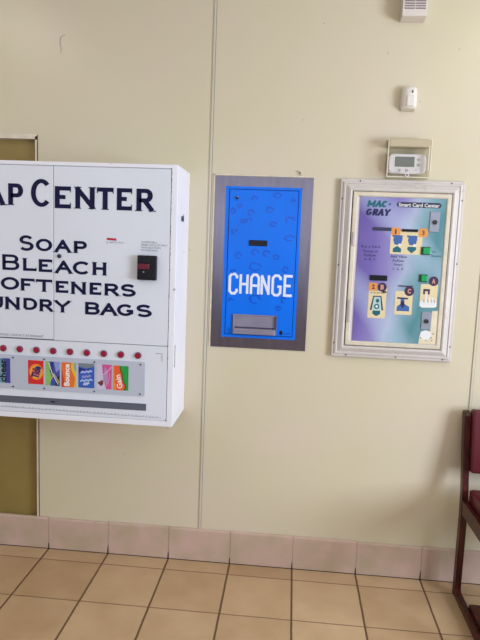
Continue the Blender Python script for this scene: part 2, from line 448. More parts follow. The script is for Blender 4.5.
# the other walls, with the right-hand window and an added front one for reflections
bm = new(); box(bm, XL - .1, XL, YF, .1, 0, ZC); struct('wall_left', bm, M['side'])
bm = new(); W = (-3.3, -1.6, .75, 2.3)
for z0, z1, y0, y1 in ((0, W[2], YF, .1), (W[3], ZC, YF, .1), (W[2], W[3], YF, W[0]), (W[2], W[3], W[1], .1)): box(bm, XR, XR + .1, y0, y1, z0, z1)
struct('wall_right', bm, M['side'])
bm = new(); F = (-2.3, 1.1, 1.35, 2.45)
for x0, x1, z0, z1 in ((XL, XR, 0, F[2]), (XL, XR, F[3], ZC), (XL, F[0], F[2], F[3]), (F[1], XR, F[2], F[3])): box(bm, x0, x1, YF - .1, YF, z0, z1)
struct('wall_front', bm, M['dim'])
bm = new()
for y in (W[0], (W[0] + W[1]) / 2 - .02, W[1] - .04): box(bm, XR + .02, XR + .08, y, y + .04, W[2], W[3])
for z in (W[2], W[3] - .04): box(bm, XR + .02, XR + .08, W[0], W[1], z, z + .04)
struct('window_1', bm, M['frame'])
bm = new()
for x in (F[0], -.02, F[1] - .04): box(bm, x, x + .04, YF - .08, YF - .02, F[2], F[3])
for z in (F[2], F[3] - .04): box(bm, F[0], F[1], YF - .08, YF - .02, z, z + .04)
struct('added_window', bm, M['frame'])  # added front window, unseen, placed to reflect in the steel plate
# ceiling lights
def area(name, loc, rot, sx, sy, watts, rgb, spread=None):
    l = bpy.data.lights.new(name, 'AREA'); l.shape = 'RECTANGLE'; l.size = sx; l.size_y = sy; l.energy = watts; l.color = rgb
    if spread: l.spread = spread
    o = bpy.data.objects.new(name, l); COL.objects.link(o); o.location = loc; o.rotation_euler = rot; return o
for x in (-1.95, 1.25):
    for y in (-1.35, -3.7):
        bm = new(); box(bm, x - .3, x + .3, y - .6, y + .6, ZC - .03, ZC - .0005)
        f = obj('light_panel', bm, M['ceil'], ceiling)
        area('ceiling_lamp', (x, y, ZC - .04), (0, 0, 0), .56, 1.16, 7.6, (1.0, .94, .86))
area('window_area_light', (XR - .01, (W[0] + W[1]) / 2, (W[2] + W[3]) / 2), (0, PI / 2, 0), W[3] - W[2] - .1, W[1] - W[0] - .1, 158, (.82, .93, 1.14))
area('window_area_light', ((F[0] + F[1]) / 2, YF + .01, (F[2] + F[3]) / 2), (-PI / 2, 0, PI), F[1] - F[0] - .1, F[3] - F[2] - .1, 16, (.82, .92, 1.12))  # lamp of the added front window, for the bright part of the steel

# ------------------------------------------------------------------ soap vending machine
FY = -.28; CX = -1.082; HL, HR = -1.611, -.553; Z0, Z1 = .757, 1.869
soap = thing('soap_vending_machine', 'large white wall-hung vending cabinet with navy lettering, red buttons and product labels', 'vending machine', (CX, 0, Z0))
bm = new(); box(bm, HL, HR, FY + .006, 0, Z0, Z1, .004); cab = obj('cabinet', bm, M['whiteedge'], soap)
bm = new()   # narrow raised border round the doors
for a in ((HL, HL + .026, Z0, Z1), (HR - .026, HR, Z0, Z1), (HL + .026, HR - .026, Z1 - .016, Z1), (HL + .026, HR - .026, Z0, Z0 + .024)):
    box(bm, a[0], a[1], FY, FY + .012, a[2], a[3], .0015, 1)
obj('front_border', bm, M['whiteedge'], soap)
bm = new(); box(bm, HL + .027, HR - .027, FY + .0055, FY + .0058, Z0 + .025, Z1 - .017); obj('door_gap', bm, M['seam'], soap, 'thin dark gap round the doors')
DT, DB = 1.8505, 1.112; LX, RXX = HL + .029, HR - .0285
bm = new(); box(bm, LX, CX - .0018, FY + .0005, FY + .006, 1.115, DT, .001, 1); dl = obj('door', bm, M['white'], soap, 'left half of the upper front')
bm = new(); box(bm, CX + .0010, RXX, FY + .0005, FY + .006, DB, DT, .001, 1); dr = obj('door', bm, M['white'], soap, 'right half of the upper front with the bill acceptor')
bm = new(); box(bm, LX, RXX, FY + .0005, FY + .006, Z0 + .0262, DB - .0025, .001, 1); lp = obj('lower_panel', bm, M['white'], soap)
IY = FY - .0003
# headline
def word(name, items, t, tz, parent, label=None):
    bm = new()
    for ch, x0, x1, z0, z1 in items:
        big = (z1 - z0) > .1 or False
        glyph(bm, ch, x0, x1, z0, z1, t, IY, True, tz)
    return obj(name, bm, M['ink'], parent, label)
zb = 1.678; zt = 1.768
word('lettering', [('S', -1.578, -1.498, zb, 1.796), ('O', -1.478, -1.392, zb, zt), ('A', -1.383, -1.295, zb + .004, zt + .004), ('P', -1.285, -1.213, zb + .006, zt + .006),
                   ('C', -1.180, -1.091, zb + .002, 1.796)], .0212, .0170, dl, 'navy headline lettering')
word('lettering', [('E', -1.080, -1.006, zb - .001, zt), ('N', -.990, -.901, zb, zt), ('T', -.894, -.823, zb - .001, zt), ('E', -.813, -.744, zb - .001, zt), ('R', -.730, -.652, zb - .002, zt)],
     .0212, .0170, dr, 'navy headline lettering')
def row(l, r): word('lettering', l, .0152, .0112, dl, 'navy product wording'); word('lettering', r, .0152, .0112, dr, 'navy product wording')
row([('S', -1.236, -1.167, 1.493, 1.559), ('O', -1.160, -1.088, 1.494, 1.547)], [('A', -1.077, -1.006, 1.492, 1.545), ('P', -.997, -.935, 1.492, 1.543)])
row([('B', -1.315, -1.232, 1.408, 1.475), ('L', -1.221, -1.157, 1.408, 1.462), ('E', -1.151, -1.088, 1.406, 1.460)], [('A', -1.075, -1.001, 1.403, 1.457), ('C', -.997, -.920, 1.402, 1.458), ('H', -.914, -.847, 1.402, 1.457)])
row([('S', -1.402, -1.328, 1.324, 1.390), ('O', -1.317, -1.235, 1.323, 1.378), ('F', -1.231, -1.166, 1.322, 1.375), ('T', -1.160, -1.088, 1.321, 1.374)],
    [('E', -1.076, -1.017, 1.320, 1.371), ('N', -1.006, -.938, 1.317, 1.370), ('E', -.926, -.872, 1.318, 1.370), ('R', -.862, -.795, 1.317, 1.369), ('S', -.791, -.720, 1.316, 1.370)])
row([('L', -1.545, -1.475, 1.238, 1.305), ('A', -1.470, -1.395, 1.238, 1.292), ('U', -1.375, -1.306, 1.238, 1.292), ('N', -1.300, -1.232, 1.238, 1.292), ('D', -1.221, -1.155, 1.239, 1.291), ('R', -1.148, -1.085, 1.236, 1.289)],
    [('Y', -1.077, -1.008, 1.235, 1.287), ('B', -.947, -.877, 1.232, 1.286), ('A', -.875, -.802, 1.232, 1.284), ('G', -.803, -.732, 1.233, 1.284), ('S', -.722, -.649, 1.232, 1.286)])
bm = new(); add_type(bm, 'FOR SERVICE CONTACT ATTENDANT', -1.245, 1.126, .009, .235, IY); obj('lettering', bm, M['greyink'], dl, 'tiny grey line of print')
# small notices and bill acceptor
bm = new(); poly(bm, [(-.850, 1.5615), (-.809, 1.5595), (-.809, 1.5500), (-.850, 1.5520)], IY); obj('notice_sticker', bm, M['redink'], dr, 'small red sticker')
bm = new(); add_type(bm, 'INSERT BILL FACE UP', -.808, 1.5425, .006, .060, IY); poly(bm, [(-.850, 1.548), (-.848, 1.548), (-.848, 1.535), (-.850, 1.535)], IY); obj('small_print', bm, M['greyink'], dr)
bm = new()
for i, (s, w) in enumerate((('ACCEPTS BILLS', .066), ('INSERT FACE UP ONLY', .112), ('MAKE SELECTION', .082), ('NO REFUNDS', .07))):
    add_type(bm, s, -.702 + w / 2, 1.549 - i * .0112, .0075, w, IY)
obj('small_print', bm, M['greyink'], dr)
bm = new(); box(bm, -.713, -.632, FY - .022, FY + .003, 1.391, 1.494, .004); ba = obj('bill_acceptor', bm, M['black'], dr)
bm = new(); box(bm, -.708, -.638, FY - .030, FY - .020, 1.400, 1.418, .003); obj('bill_slot', bm, M['black'], ba)
bm = new(); box(bm, -.708, -.639, FY - .026, FY - .020, 1.462, 1.488, .002); obj('hood', bm, M['black'], ba)
bm = new(); box(bm, -.708, -.662, FY - .0235, FY - .020, 1.437, 1.460, .001, 1); obj('indicator', bm, M['redled'], ba, 'dark red insert')
bm = new(); cyl(bm, -.685, FY - .02, 1.425, .0032, FY - .024, 12); obj('keyhole', bm, M['platem'], ba)
bm = new(); cyl(bm, -1.056, FY + .003, 1.476, .0088, FY - .006, 20, bev=.001); lk = obj('lock', bm, M['dkgrey'], dr)
bm = new(); cyl(bm, -1.056, FY - .005, 1.476, .004, FY - .0075, 12); obj('keyway', bm, M['black'], lk)
# buttons
for k in range(11):
    x = -.708 - k * .0752
    bm = new(); cyl(bm, x, FY + .003, 1.065, .0148, FY - .004, 24, bev=.001); bz = obj('push_button', bm, M['bezel'], lp)
    bm = new(); cyl(bm, x, FY - .002, 1.065, .0122, FY - .009, 24, bev=.002); obj('button_cap', bm, M['redbtn'], bz, 'maroon button cap')
# display window with printed product labels
bm = new(); prism(bm, rrect(-1.489, -.676, .887, 1.038, .008), FY - .003, FY + .003); dw = obj('display_window', bm, M['winback'], lp, 'pale grey window strip')
for x in (-.696, -.899, -1.124, -1.265, -1.468):
    for z in (1.026, .8965):
        bm = new(); cyl(bm, x, FY - .002, z, .0036, FY - .006, 12, bev=.001); obj('screw', bm, M['screw'], dw)
CY = FY - .0034
colors = {}
def cm(rgb):
    if rgb not in colors: colors[rgb] = mat('print_colour_%d' % len(colors), rgb, .4)
    return colors[rgb]
def card(x0, x1, z0, z1, rgb, label):
    bm = new(); prism(bm, [(x0, z0), (x1, z0), (x1, z1), (x0, z1)], CY, FY - .0028); return obj('product_label', bm, cm(rgb), dw, label)
n_layer = [0]
def shape(parent, pts, rgb, name='printed_shape'):
    n_layer[0] += 1; bm = new(); poly(bm, pts, CY - .00012 * (1 + n_layer[0] % 7)); return obj(name, bm, cm(rgb), parent)
def band(parent, pts, w, rgb, name='printed_line'):
    n_layer[0] += 1; bm = new(); stroke(bm, pts, w, w, CY - .00012 * (1 + n_layer[0] % 7)); return obj(name, bm, cm(rgb), parent)
def ctype(parent, s, cx, cz, h, w, rgb, rot=0, bold=.02, shear=0, dy=.0011):
    bm = new(); add_type(bm, s, cx, cz, h, w, CY - dy, shear=shear, bold=bold, rot=rot); return obj('lettering', bm, cm(rgb), parent)
# blue detergent
n_layer[0] = -1; c = card(-1.352, -1.278, .911, 1.021, (66, 66, 146), 'blue and teal product label with upright black word')
shape(c, [(-1.352, .911), (-1.303, .911), (-1.297, .96), (-1.31, 1.021), (-1.352, 1.021)], (104, 152, 168)); shape(c, [(-1.352, .97), (-1.322, .955), (-1.326, 1.0), (-1.352, 1.01)], (190, 150, 140))
ctype(c, 'cheer', -1.3110, .966, .032, .102, (22, 22, 44), PI / 2, .03)
# red detergent with bullseye
n_layer[0] = -1; c = card(-1.197, -1.127, .913, 1.019, (212, 36, 40), 'red product label with orange bullseye')
shape(c, ell(-1.160, .968, .0325, .036), (240, 130, 52)); shape(c, ell(-1.160, .968, .0265, .029), (236, 178, 60)); shape(c, ell(-1.160, .968, .0205, .023), (214, 110, 60))
ctype(c, 'Tide', -1.160, .968, .036, .056, (38, 26, 110), PI / 2 - .25, .04); 
# green and blue
n_layer[0] = -1; c = card(-1.117, -1.054, .911, 1.018, (66, 78, 166), 'green and violet blue product label with crossing lines')
shape(c, [(-1.117, .911), (-1.097, .911), (-1.091, .95), (-1.100, 1.018), (-1.117, 1.018)], (138, 190, 98)); shape(c, [(-1.093, 1.018), (-1.100, .975), (-1.085, .955), (-1.083, 1.018)], (40, 48, 130))
shape(c, [(-1.074, .911), (-1.054, .911), (-1.054, .965), (-1.066, .945)], (26, 36, 70)); shape(c, [(-1.08, 1.018), (-1.054, 1.018), (-1.054, .985), (-1.07, .97)], (142, 150, 210))
band(c, [(-1.103, 1.012), (-1.088, .968), (-1.060, .918)], .004, (226, 226, 200)); band(c, [(-1.098, .93), (-1.08, .965), (-1.064, .94), (-1.056, .925)], .0035, (206, 196, 120))
# orange dryer sheets
n_layer[0] = -1; c = card(-1.046, -.980, .908, 1.018, (232, 112, 44), 'orange and yellow product label with upright white word')
shape(c, [(-1.002, 1.018), (-.980, 1.018), (-.980, .908), (-.992, .908), (-.984, .95), (-1.004, .99)], (226, 190, 62)); shape(c, [(-.990, 1.018), (-.980, 1.018), (-.980, .975), (-.990, .99)], (140, 170, 170))
shape(c, [(-1.046, .908), (-1.03, .908), (-1.036, .95), (-1.046, .99)], (204, 60, 40)); ctype(c, 'Bounce', -1.022, .963, .026, .098, (248, 238, 232), PI / 2, .04)
# blue bleach
n_layer[0] = -1; c = card(-.970, -.899, .910, 1.018, (52, 92, 184), 'blue product label with pale wavy patches')
shape(c, [(-.970, 1.018), (-.899, 1.018), (-.899, 1.006), (-.935, .996), (-.970, 1.004)], (120, 130, 140)); shape(c, [(-.97, 1.0), (-.935, .992), (-.915, 1.0), (-.93, .985), (-.97, .975)], (30, 48, 130))
for z, w, q in ((.978, .050, (178, 190, 232)), (.957, .040, (150, 150, 214)), (.940, .054, (170, 196, 236)), (.925, .026, (190, 206, 236))):
    band(c, [(-.934 - w / 2 + i * w / 6, z + (.003 if i % 2 else -.003) + i * .0012) for i in range(7)], .007, q)
# pink softener
n_layer[0] = -1; c = card(-.889, -.822, .909, 1.018, (206, 84, 146), 'pink product label with pale left side and brown patch')
shape(c, [(-.889, .909), (-.846, .909), (-.858, .95), (-.866, 1.018), (-.889, 1.018)], (204, 196, 216)); shape(c, [(-.861, .94), (-.84, .93), (-.838, .985), (-.852, 1.01)], (176, 140, 186))
shape(c, [(-.886, .936), (-.862, .950), (-.859, .932), (-.868, .921)], (110, 52, 50)); band(c, [(-.866, .968), (-.84, .988), (-.824, 1.008)], .004, (236, 170, 204)); band(c, [(-.850, .92), (-.836, .94), (-.830, .98)], .0035, (228, 150, 190))
# orange and green
n_layer[0] = -1; c = card(-.816, -.748, .908, 1.016, (34, 156, 66), 'orange red and green product label with wavy border')
wav = [(-.816, .908), (-.766, .908), (-.760, .925), (-.766, .94), (-.774, .955), (-.774, .975), (-.782, .992), (-.786, 1.016), (-.816, 1.016)]
shape(c, wav, (236, 92, 42)); shape(c, [(-.816, .908), (-.80, .908), (-.808, .95), (-.812, 1.016), (-.816, 1.016)], (240, 140, 60)); band(c, wav[1:-1], .003, (24, 40, 40))
ctype(c, 'Gain', -.790, .946, .026, .062, (250, 226, 214), PI / 2 + .22, .03)
# delivery slot, corner marks, side lock
bm = new(); box(bm, -1.494, -.669, FY - .0012, FY + .004, .823, .8555); sl = obj('delivery_slot', bm, M['slot'], lp, 'long dark grey slot')
bm = new(); box(bm, -1.494, -.669, FY - .005, FY - .001, .8545, .8585, .001, 1); obj('slot_lip', bm, M['white'], sl)
bm = new(); cyl(bm, -1.085, FY - .0005, .838, .0045, FY - .003, 12); box(bm, -1.10, -1.07, FY - .0018, FY - .001, .8365, .8395); obj('screw', bm, M['black'], sl)
bm = new(); stroke(bm, [(-.632, 1.079), (-.604, 1.078), (-.603, 1.046)], .0016, .0016, IY); obj('corner_mark', bm, M['seam'], lp)
bm = new(); stroke(bm, [(-1.33, .803), (-.60, .795)], .0014, .0014, FY - .0003)
for i in range(46): x = -1.32 + i * .0155; stroke(bm, [(x, .806 - (x + 1.32) * .009), (x + random.uniform(.003, .008), .8065 - (x + 1.32) * .009)], .002, .002, FY - .0003)
obj('scratches', bm, M['greyink'], lp, 'grey scuffed line')
bm = new()
for i in range(70):
    z = Z0 + .06 + random.random() ** .7 * 1.03; x = HR - .0265 + random.uniform(-.0012, .0012); poly(bm, [(x, z), (x + .0014, z), (x + .0014, z + random.uniform(.003, .014)), (x, z + .004)], FY - .0006)
for x, z in ((RXX + .001, DT + .001), (RXX + .001, DB), (RXX, Z0 + .03)): poly(bm, ell(x, z, .003, .003, 10), FY - .0007)
obj('paint_chips', bm, M['seam'], soap, 'dark chips along the door edge')
b2 = bmesh.new(); bmesh.ops.create_cone(b2, cap_ends=True, segments=18, radius1=.012, radius2=.011, depth=.010)
bm = new(); merge(bm, b2, Matrix.Translation((HR + .003, -.175, 1.655)) @ Matrix.Rotation(PI / 2, 4, 'Y')); sk = obj('side_lock', bm, M['dkgrey'], cab)
bm = new(); box(bm, HR + .0075, HR + .009, -.178, -.172, 1.640, 1.672); obj('keyway', bm, M['black'], sk)
bm = new(); box(bm, HR - .001, HR + .0012, -.262, -.256, 1.018, 1.115); obj('side_slot', bm, M['seam'], cab)
bm = new(); box(bm, HR - .03, HR - .005, -.262, -.02, Z0 - .004, Z0 + .002); obj('underside_flange', bm, M['whiteedge'], cab)
bm = new(); box(bm, -1.27, -1.20, FY + .03, FY + .05, Z0 - .006, Z0); obj('underside_bracket', bm, M['seam'], cab)

# ------------------------------------------------------------------ change machine
chg = thing('change_machine', 'blue change machine with white lettering set in a brushed steel plate', 'change machine', (-.21, 0, 1.075))
bm = new()
x0, x1, z0, z1 = -.433, .010, 1.074, 1.861
a0, a1, b0, b1 = -.384, -.040, 1.124, 1.815
for p in ((x0, x1, z0, b0), (x0, x1, b1, z1), (x0, a0, b0, b1), (a1, x1, b0, b1)): box(bm, p[0], p[1], -.006, 0, p[2], p[3])
bmesh.ops.remove_doubles(bm, verts=bm.verts[:], dist=1e-5); obj('trim_plate', bm, M['steel'], chg, 'brushed steel surround')
bm = new()
for p in ((x0 - .010, x0 - .001, z0 - .004, z1 + .010), (x0 - .010, x1 + .004, z1 + .001, z1 + .008)): box(bm, p[0], p[1], -.004, 0, p[2], p[3], .0015, 2)
obj('caulk', bm, M['bead'], chg, 'lumpy cream caulk line')
bm = new()
for p in ((a0, a1, b0, 1.1365), (a0, a1, 1.8035, b1), (a0, -.3685, 1.1365, 1.8035), (-.0525, a1, 1.1365, 1.8035)): box(bm, p[0], p[1], -.0135, 0, p[2], p[3])
bmesh.ops.remove_doubles(bm, verts=bm.verts[:], dist=1e-5); obj('door_frame', bm, M['blue'], chg)
bm = new(); box(bm, -.3685, -.0525, -.007, 0, 1.1365, 1.8035); obj('door_gap', bm, M['blueline'], chg, 'dark blue line round the door')
bm = new(); box(bm, -.3655, -.0555, -.016, -.004, 1.1395, 1.8005, .0015, 1); cd = obj('door', bm, M['blue'], chg)
# embossed coin-like outlines, the paint crinkled along them
bm = new(); rr = random.Random(3)
def ring(x, z, rx, rz, seed):
    r_ = random.Random(seed); pts = []
    for k in range(21):
        a = 2 * PI * k / 20; w = 1 + r_.uniform(-.16, .16) if k < 20 else None
        pts.append((x + rx * (w or 1) * math.cos(a), z + rz * (w or 1) * math.sin(a)))
    pts[-1] = pts[0]
    n = r_.randint(12, 20)
    b2 = bmesh.new(); stroke(b2, pts[:n + 1], .0042, .0042, -.0180)
    r2 = bmesh.ops.extrude_face_region(b2, geom=b2.faces[:]); bmesh.ops.translate(b2, vec=(0, .0032, 0), verts=[g for g in r2['geom'] if isinstance(g, bmesh.types.BMVert)])
    bmesh.ops.recalc_face_normals(b2, faces=b2.faces[:]); obj('embossed_outline', b2, M['ridge'], cd)
for i, (x, z, rx, rz) in enumerate([(-.147, 1.779, .016, .011), (-.250, 1.763, .012, .010), (-.264, 1.699, .014, .013), (-.178, 1.715, .015, .012), (-.086, 1.672, .019, .014),
      (-.084, 1.592, .022, .012), (-.273, 1.665, .012, .009), (-.162, 1.652, .013, .010), (-.338, 1.614, .012, .010), (-.318, 1.728, .008, .008), (-.346, 1.705, .009, .012),
      (-.075, 1.755, .008, .010), (-.240, 1.522, .015, .011), (-.186, 1.519, .014, .012), (-.316, 1.503, .014, .014), (-.237, 1.455, .024, .017), (-.141, 1.503, .013, .010),
      (-.231, 1.307, .023, .018), (-.345, 1.297, .010, .008), (-.101, 1.309, .008, .012), (-.098, 1.448, .010, .012), (-.335, 1.43, .01, .008), (-.12, 1.27, .010, .008), (-.30, 1.66, .009, .007)]):
    ring(x, z, rx, rz, i + 5)
bm.free()
bm = new(); cyl(bm, -.330, -.015, 1.761, .011, -.019, 20, bev=.001); cl = obj('lock', bm, M['blue'], cd)
bm = new(); cyl(bm, -.330, -.018, 1.763, .0065, -.0225, 16, bev=.001); kw = obj('keyway', bm, M['black'], cl)
bm = new(); cyl(bm, -.328, -.022, 1.768, .002, -.0235, 8); obj('glint', bm, M['letterw'], kw)
bm = new(); box(bm, -.270, -.186, -.020, -.014, 1.550, 1.576, .0015, 1); bs = obj('bill_slot', bm, M['black'], cd, 'black bill slot')
bm = new()
for i in range(5): cyl(bm, -.262 + i * .017, -.0195, 1.556, .0022, -.0212, 8)
obj('slot_teeth', bm, M['navy'], bs)
# CHANGE in squared block capitals
O8 = lambda: [(.30, 0), (0, .12), (0, .88), (.30, 1)]
BL = {'C': [[(1, .78), (1, .88), (.72, 1), (.28, 1), (0, .88), (0, .12), (.28, 0), (.72, 0), (1, .12), (1, .24)]], 'H': [[(0, 0), (0, 1)], [(1, 0), (1, 1)], [(0, .5), (1, .5)]],
      'A': [[(0, 0), (0, .86), (.28, 1), (.72, 1), (1, .86), (1, 0)], [(0, .44), (1, .44)]], 'N': [[(0, 0), (0, 1)], [(0, .95), (1, .08)], [(1, 0), (1, 1)]],
      'G': [[(1, .78), (1, .88), (.72, 1), (.28, 1), (0, .88), (0, .12), (.28, 0), (.72, 0), (1, .12), (1, .44), (.6, .44)]], 'E': [[(1, 1), (0, 1), (0, 0), (1, 0)], [(0, .5), (.8, .5)]]}
for ch, x0, x1 in (('C', -.357, -.313), ('H', -.307, -.264), ('A', -.258, -.212), ('N', -.209, -.166), ('G', -.159, -.112), ('E', -.104, -.058)):
    bm = new(); t, tz = .0116, .0118
    for s in BL[ch]:
        pts = [(x0 + t / 2 + u * (x1 - x0 - t), 1.3235 + tz / 2 + v * (.101 - tz)) for u, v in s]
        stroke(bm, pts, t, tz, -.0166)
    obj('letter', bm, M['letterw'], cd, 'white painted capital ' + ch)
# coin cup
bm = new()
for p in ((-.330, -.127, 1.143, 1.150), (-.330, -.127, 1.228, 1.234), (-.330, -.323, 1.150, 1.228), (-.137, -.127, 1.150, 1.228)): box(bm, p[0], p[1], -.024, -.014, p[2], p[3], .001, 1)
tr = obj('coin_cup', bm, M['tray'], cd, 'steel coin return cup')
bm = new(); box(bm, -.323, -.137, -.0185, -.0155, 1.150, 1.228); obj('cup_back', bm, M['tray'], tr)
bm = new(); box(bm, -.326, -.131, -.036, -.017, 1.143, 1.170, .003); obj('cup_lip', bm, M['tray'], tr)
bm = new(); box(bm, -.323, -.137, -.0195, -.0175, 1.170, 1.176); box(bm, -.138, -.1275, -.0252, -.024, 1.145, 1.232); box(bm, -.333, -.330, -.018, -.0155, 1.143, 1.234); obj('cup_painted_shade', bm, M['traydark'], tr)  # dark strips painted in as shade round the cup
bm = new(); poly(bm, ell(-.106, 1.156, .008, .010, 14), -.0164); poly(bm, [(-.112, 1.148), (-.097, 1.152), (-.101, 1.146)], -.0165); obj('sticker', bm, M['black'], cd, 'small black round mark')
bm = new(); add_type(bm, 'coin', -.078, 1.154, .010, .028, -.0164); obj('small_print', bm, M['blueline'], cd)

# ------------------------------------------------------------------ card machine
crd = thing('card_vending_machine', 'purple and teal card vending machine in a white moulded frame', 'card machine', (.398, 0, 1.06))
def frame_sweep(bm, x0, x1, z0, z1, prof):
    loops = []
    for o, h in prof:
        loops.append([bm.verts.new((x0 + o, -h, z0 + o)), bm.verts.new((x1 - o, -h, z0 + o)), bm.verts.new((x1 - o, -h, z1 - o)), bm.verts.new((x0 + o, -h, z1 - o))])
    for a, b in zip(loops, loops[1:]):
        for i in range(4):
            j = (i + 1) % 4; bm.faces.new([a[i], a[j], b[j], b[i]])
bm = new()
frame_sweep(bm, .129, .668, 1.061, 1.862, [(0, 0), (0, .018), (.003, .021), (.012, .021), (.014, .026), (.020, .028), (.024, .024), (.028, .026), (.040, .034), (.046, .036), (.051, .034), (.054, .028), (.054, 0)])
bmesh.ops.recalc_face_normals(bm, faces=bm.faces[:])
fr = obj('moulded_frame', bm, M['frame'], crd, 'white mitred moulding')
for cx, cz, sx, sz in ((.129, 1.862, 1, -1), (.668, 1.862, -1, -1), (.129, 1.061, 1, 1), (.668, 1.061, -1, 1)):
    bm = new(); stroke(bm, [(cx + sx * d, cz + sz * d) for d in (.002, .012)], .0016, .0016, -.0213); obj('mitre_joint', bm, M['jamb'], fr)
for x, z in ((.214, 1.853), (.139, 1.774), (.139, 1.124), (.196, 1.071), (.658, 1.13), (.630, 1.071), (.609, 1.853), (.658, 1.781), (.658, 1.504), (.139, 1.480), (.420, 1.071)):
    bm = new(); cyl(bm, x, -.018, z, .0036, -.0225, 10, bev=.0006); obj('screw', bm, M['screw'], fr)
bm = new(); box(bm, .181, .617, -.012, 0, 1.113, 1.811); obj('dark_gap', bm, M['gap'], crd, 'black gap inside the moulding')
bm = new(); frame_sweep(bm, .187, .6125, 1.118, 1.806, [(0, .005), (0, .030), (.003, .033), (.016, .033), (.020, .030), (.020, .02)]); bmesh.ops.recalc_face_normals(bm, faces=bm.faces[:])
jf = obj('inner_frame', bm, M['jamb'], crd, 'worn cream inner frame')
for z0, z1 in ((1.567, 1.629), (1.224, 1.324)):
    bm = new(); box(bm, .193, .208, -.040, -.030, z0, z1, .004); obj('hinge', bm, M['frame'], jf)
bm = new(); box(bm, .2070, .5925, -.026, -.005, 1.138, 1.786); mg = obj('panel_margin', bm, M['facewhite'], crd)
PX, PZ = .2190, 1.1395
bm = new(); box(bm, PX, .5915, -.029, -.02, PZ, 1.7845); fp = obj('printed_face', bm, M['face'], crd, 'purple to teal printed front', at=(PX, 0, PZ))
def face(name, m, label=None):
    """a printed or raised item on the face; returns a function that finishes it"""
    return lambda bm: child(name, bm, m, label)
def child(name, bm, m, label=None, parent=None):
    o = obj(name, bm, m, parent or crd, label); return o
def lay(k): return -.0291 - k * .00025
def italic_word(s, xs, z0, z1, m, label, dot=None):
    bm = new()
    for c, (a, b) in zip(s, xs): glyph(bm, c, a, b, z0, z1, .0094 if c == 'M' else .0106, lay(1), False, .0076)
    if dot: poly(bm, ell(dot, (z0 + z1) / 2, .0055, .005, 12), lay(1))
    for v in bm.verts: v.co.x += (v.co.z - z0) * .22
    child('lettering', bm, m, label)
italic_word('MAC', ((.247, .283), (.282, .311), (.309, .335)), 1.7405, 1.7695, M['teal'], 'teal bold italic wording', .344)
italic_word('GRAY', ((.243, .269), (.271, .297), (.295, .323), (.322, .349)), 1.7035, 1.7335, M['navy'], 'navy bold italic wording')
bm = new(); poly(bm, rrect(.378, .570, 1.7435, 1.7665, .0113, 6), lay(1)); child('title_bar', bm, M['pill'], 'charcoal rounded title bar')
bm = new(); add_type(bm, 'Smart Card Center', .474, 1.7545, .0165, .176, lay(2), bold=.02); child('lettering', bm, M['paper'], 'white wording on the title bar')
bm = new()
for i, s in enumerate(('Buy a Card', 'Choose or', 'Follow', 'A, B, C')): add_type(bm, s, .276, 1.5655 - i * .0185, .0125, (.082, .068, .052, .052)[i], lay(1), bold=.012)
child('small_print', bm, M['navy'])
bm = new()
for i, s in enumerate(('Add Value', 'Follow', 'Steps', '1, 2, 3')): add_type(bm, s, .402, 1.5275 - i * .0185, .0125, (.072, .050, .040, .044)[i], lay(1), bold=.012)
child('small_print', bm, M['navy'])
bm = new(); add_type(bm, 'to', .553, 1.554, .010, .014, lay(1), bold=.01); add_type(bm, 'Receive', .565, 1.5365, .011, .044, lay(1), bold=.01); child('small_print', bm, M['teal'])
# top slots
bm = new(); box(bm, .281, .362, -.033, -.028, 1.6385, 1.6530, .001, 1); child('card_slot', bm, M['pill'], 'long dark slot at top left')
bm = new(); poly(bm, rrect(.361, .500, 1.538, 1.640, .004), lay(1)); child('instruction_panel', bm, M['yellow'], 'cream picture panel with arrows')
for x0, x1, z0, z1, s in ((.361, .402, 1.617, 1.655, '1'), (.480, .522, 1.616, 1.654, '3')):
    bm = new(); poly(bm, rrect(x0, x1, z0, z1, .012, 5), lay(2)); c = child('number_badge', bm, M['orange'], 'orange badge')
    bm = new(); add_type(bm, s, (x0 + x1) / 2, (z0 + z1) / 2, .021, .007 if s == '1' else .012, lay(3), bold=.02); obj('numeral', bm, M['plum'], c)
bm = new(); box(bm, .408, .477, -.034, -.028, 1.6375, 1.6490, .001, 1); child('card_slot', bm, M['black'], 'short black slot between the badges')
for cx, up in ((.392, True), (.456, False)):
    bm = new(); poly(bm, [(cx - .02, 1.602), (cx - .012, 1.62), (cx + .014, 1.622), (cx + .022, 1.607), (cx + .015, 1.578), (cx - .012, 1.580)], lay(2))
    poly(bm, [(cx - .024, 1.622), (cx + .024, 1.620), (cx + .020, 1.612), (cx - .022, 1.612)], lay(3)); c = child('coin_picture', bm, M['skyblue'])
    bm = new()
    if up: poly(bm, [(cx - .018, 1.562), (cx, 1.574), (cx + .018, 1.562), (cx + .018, 1.546), (cx - .018, 1.546)], lay(2))
    else: poly(bm, [(cx - .018, 1.572), (cx + .018, 1.572), (cx + .020, 1.560), (cx, 1.543), (cx - .020, 1.560)], lay(2))
    child('arrow', bm, M['teal'], 'teal arrow')
    bm = new(); poly(bm, [(cx + .006, 1.585), (cx + .018, 1.583), (cx + .014, 1.571), (cx + .004, 1.574)], lay(4)); obj('printed_shape', bm, M['paper'], c)
# green push buttons
for x0, x1, z0, z1, lx in ((.497, .537, 1.539, 1.574, 0), (.498, .534, 1.419, 1.452, .004)):
    bm = new(); box(bm, x0, x1, -.034, -.028, z0, z1, .001, 1); c = child('push_button', bm, M['dkgreen'], 'green square button')
    bm = new(); box(bm, x0 + .008, x1 - .002, -.040, -.032, z0 + .004, z1 - .004, .002); obj('button_cap', bm, M['green'], c, 'bright green cap')
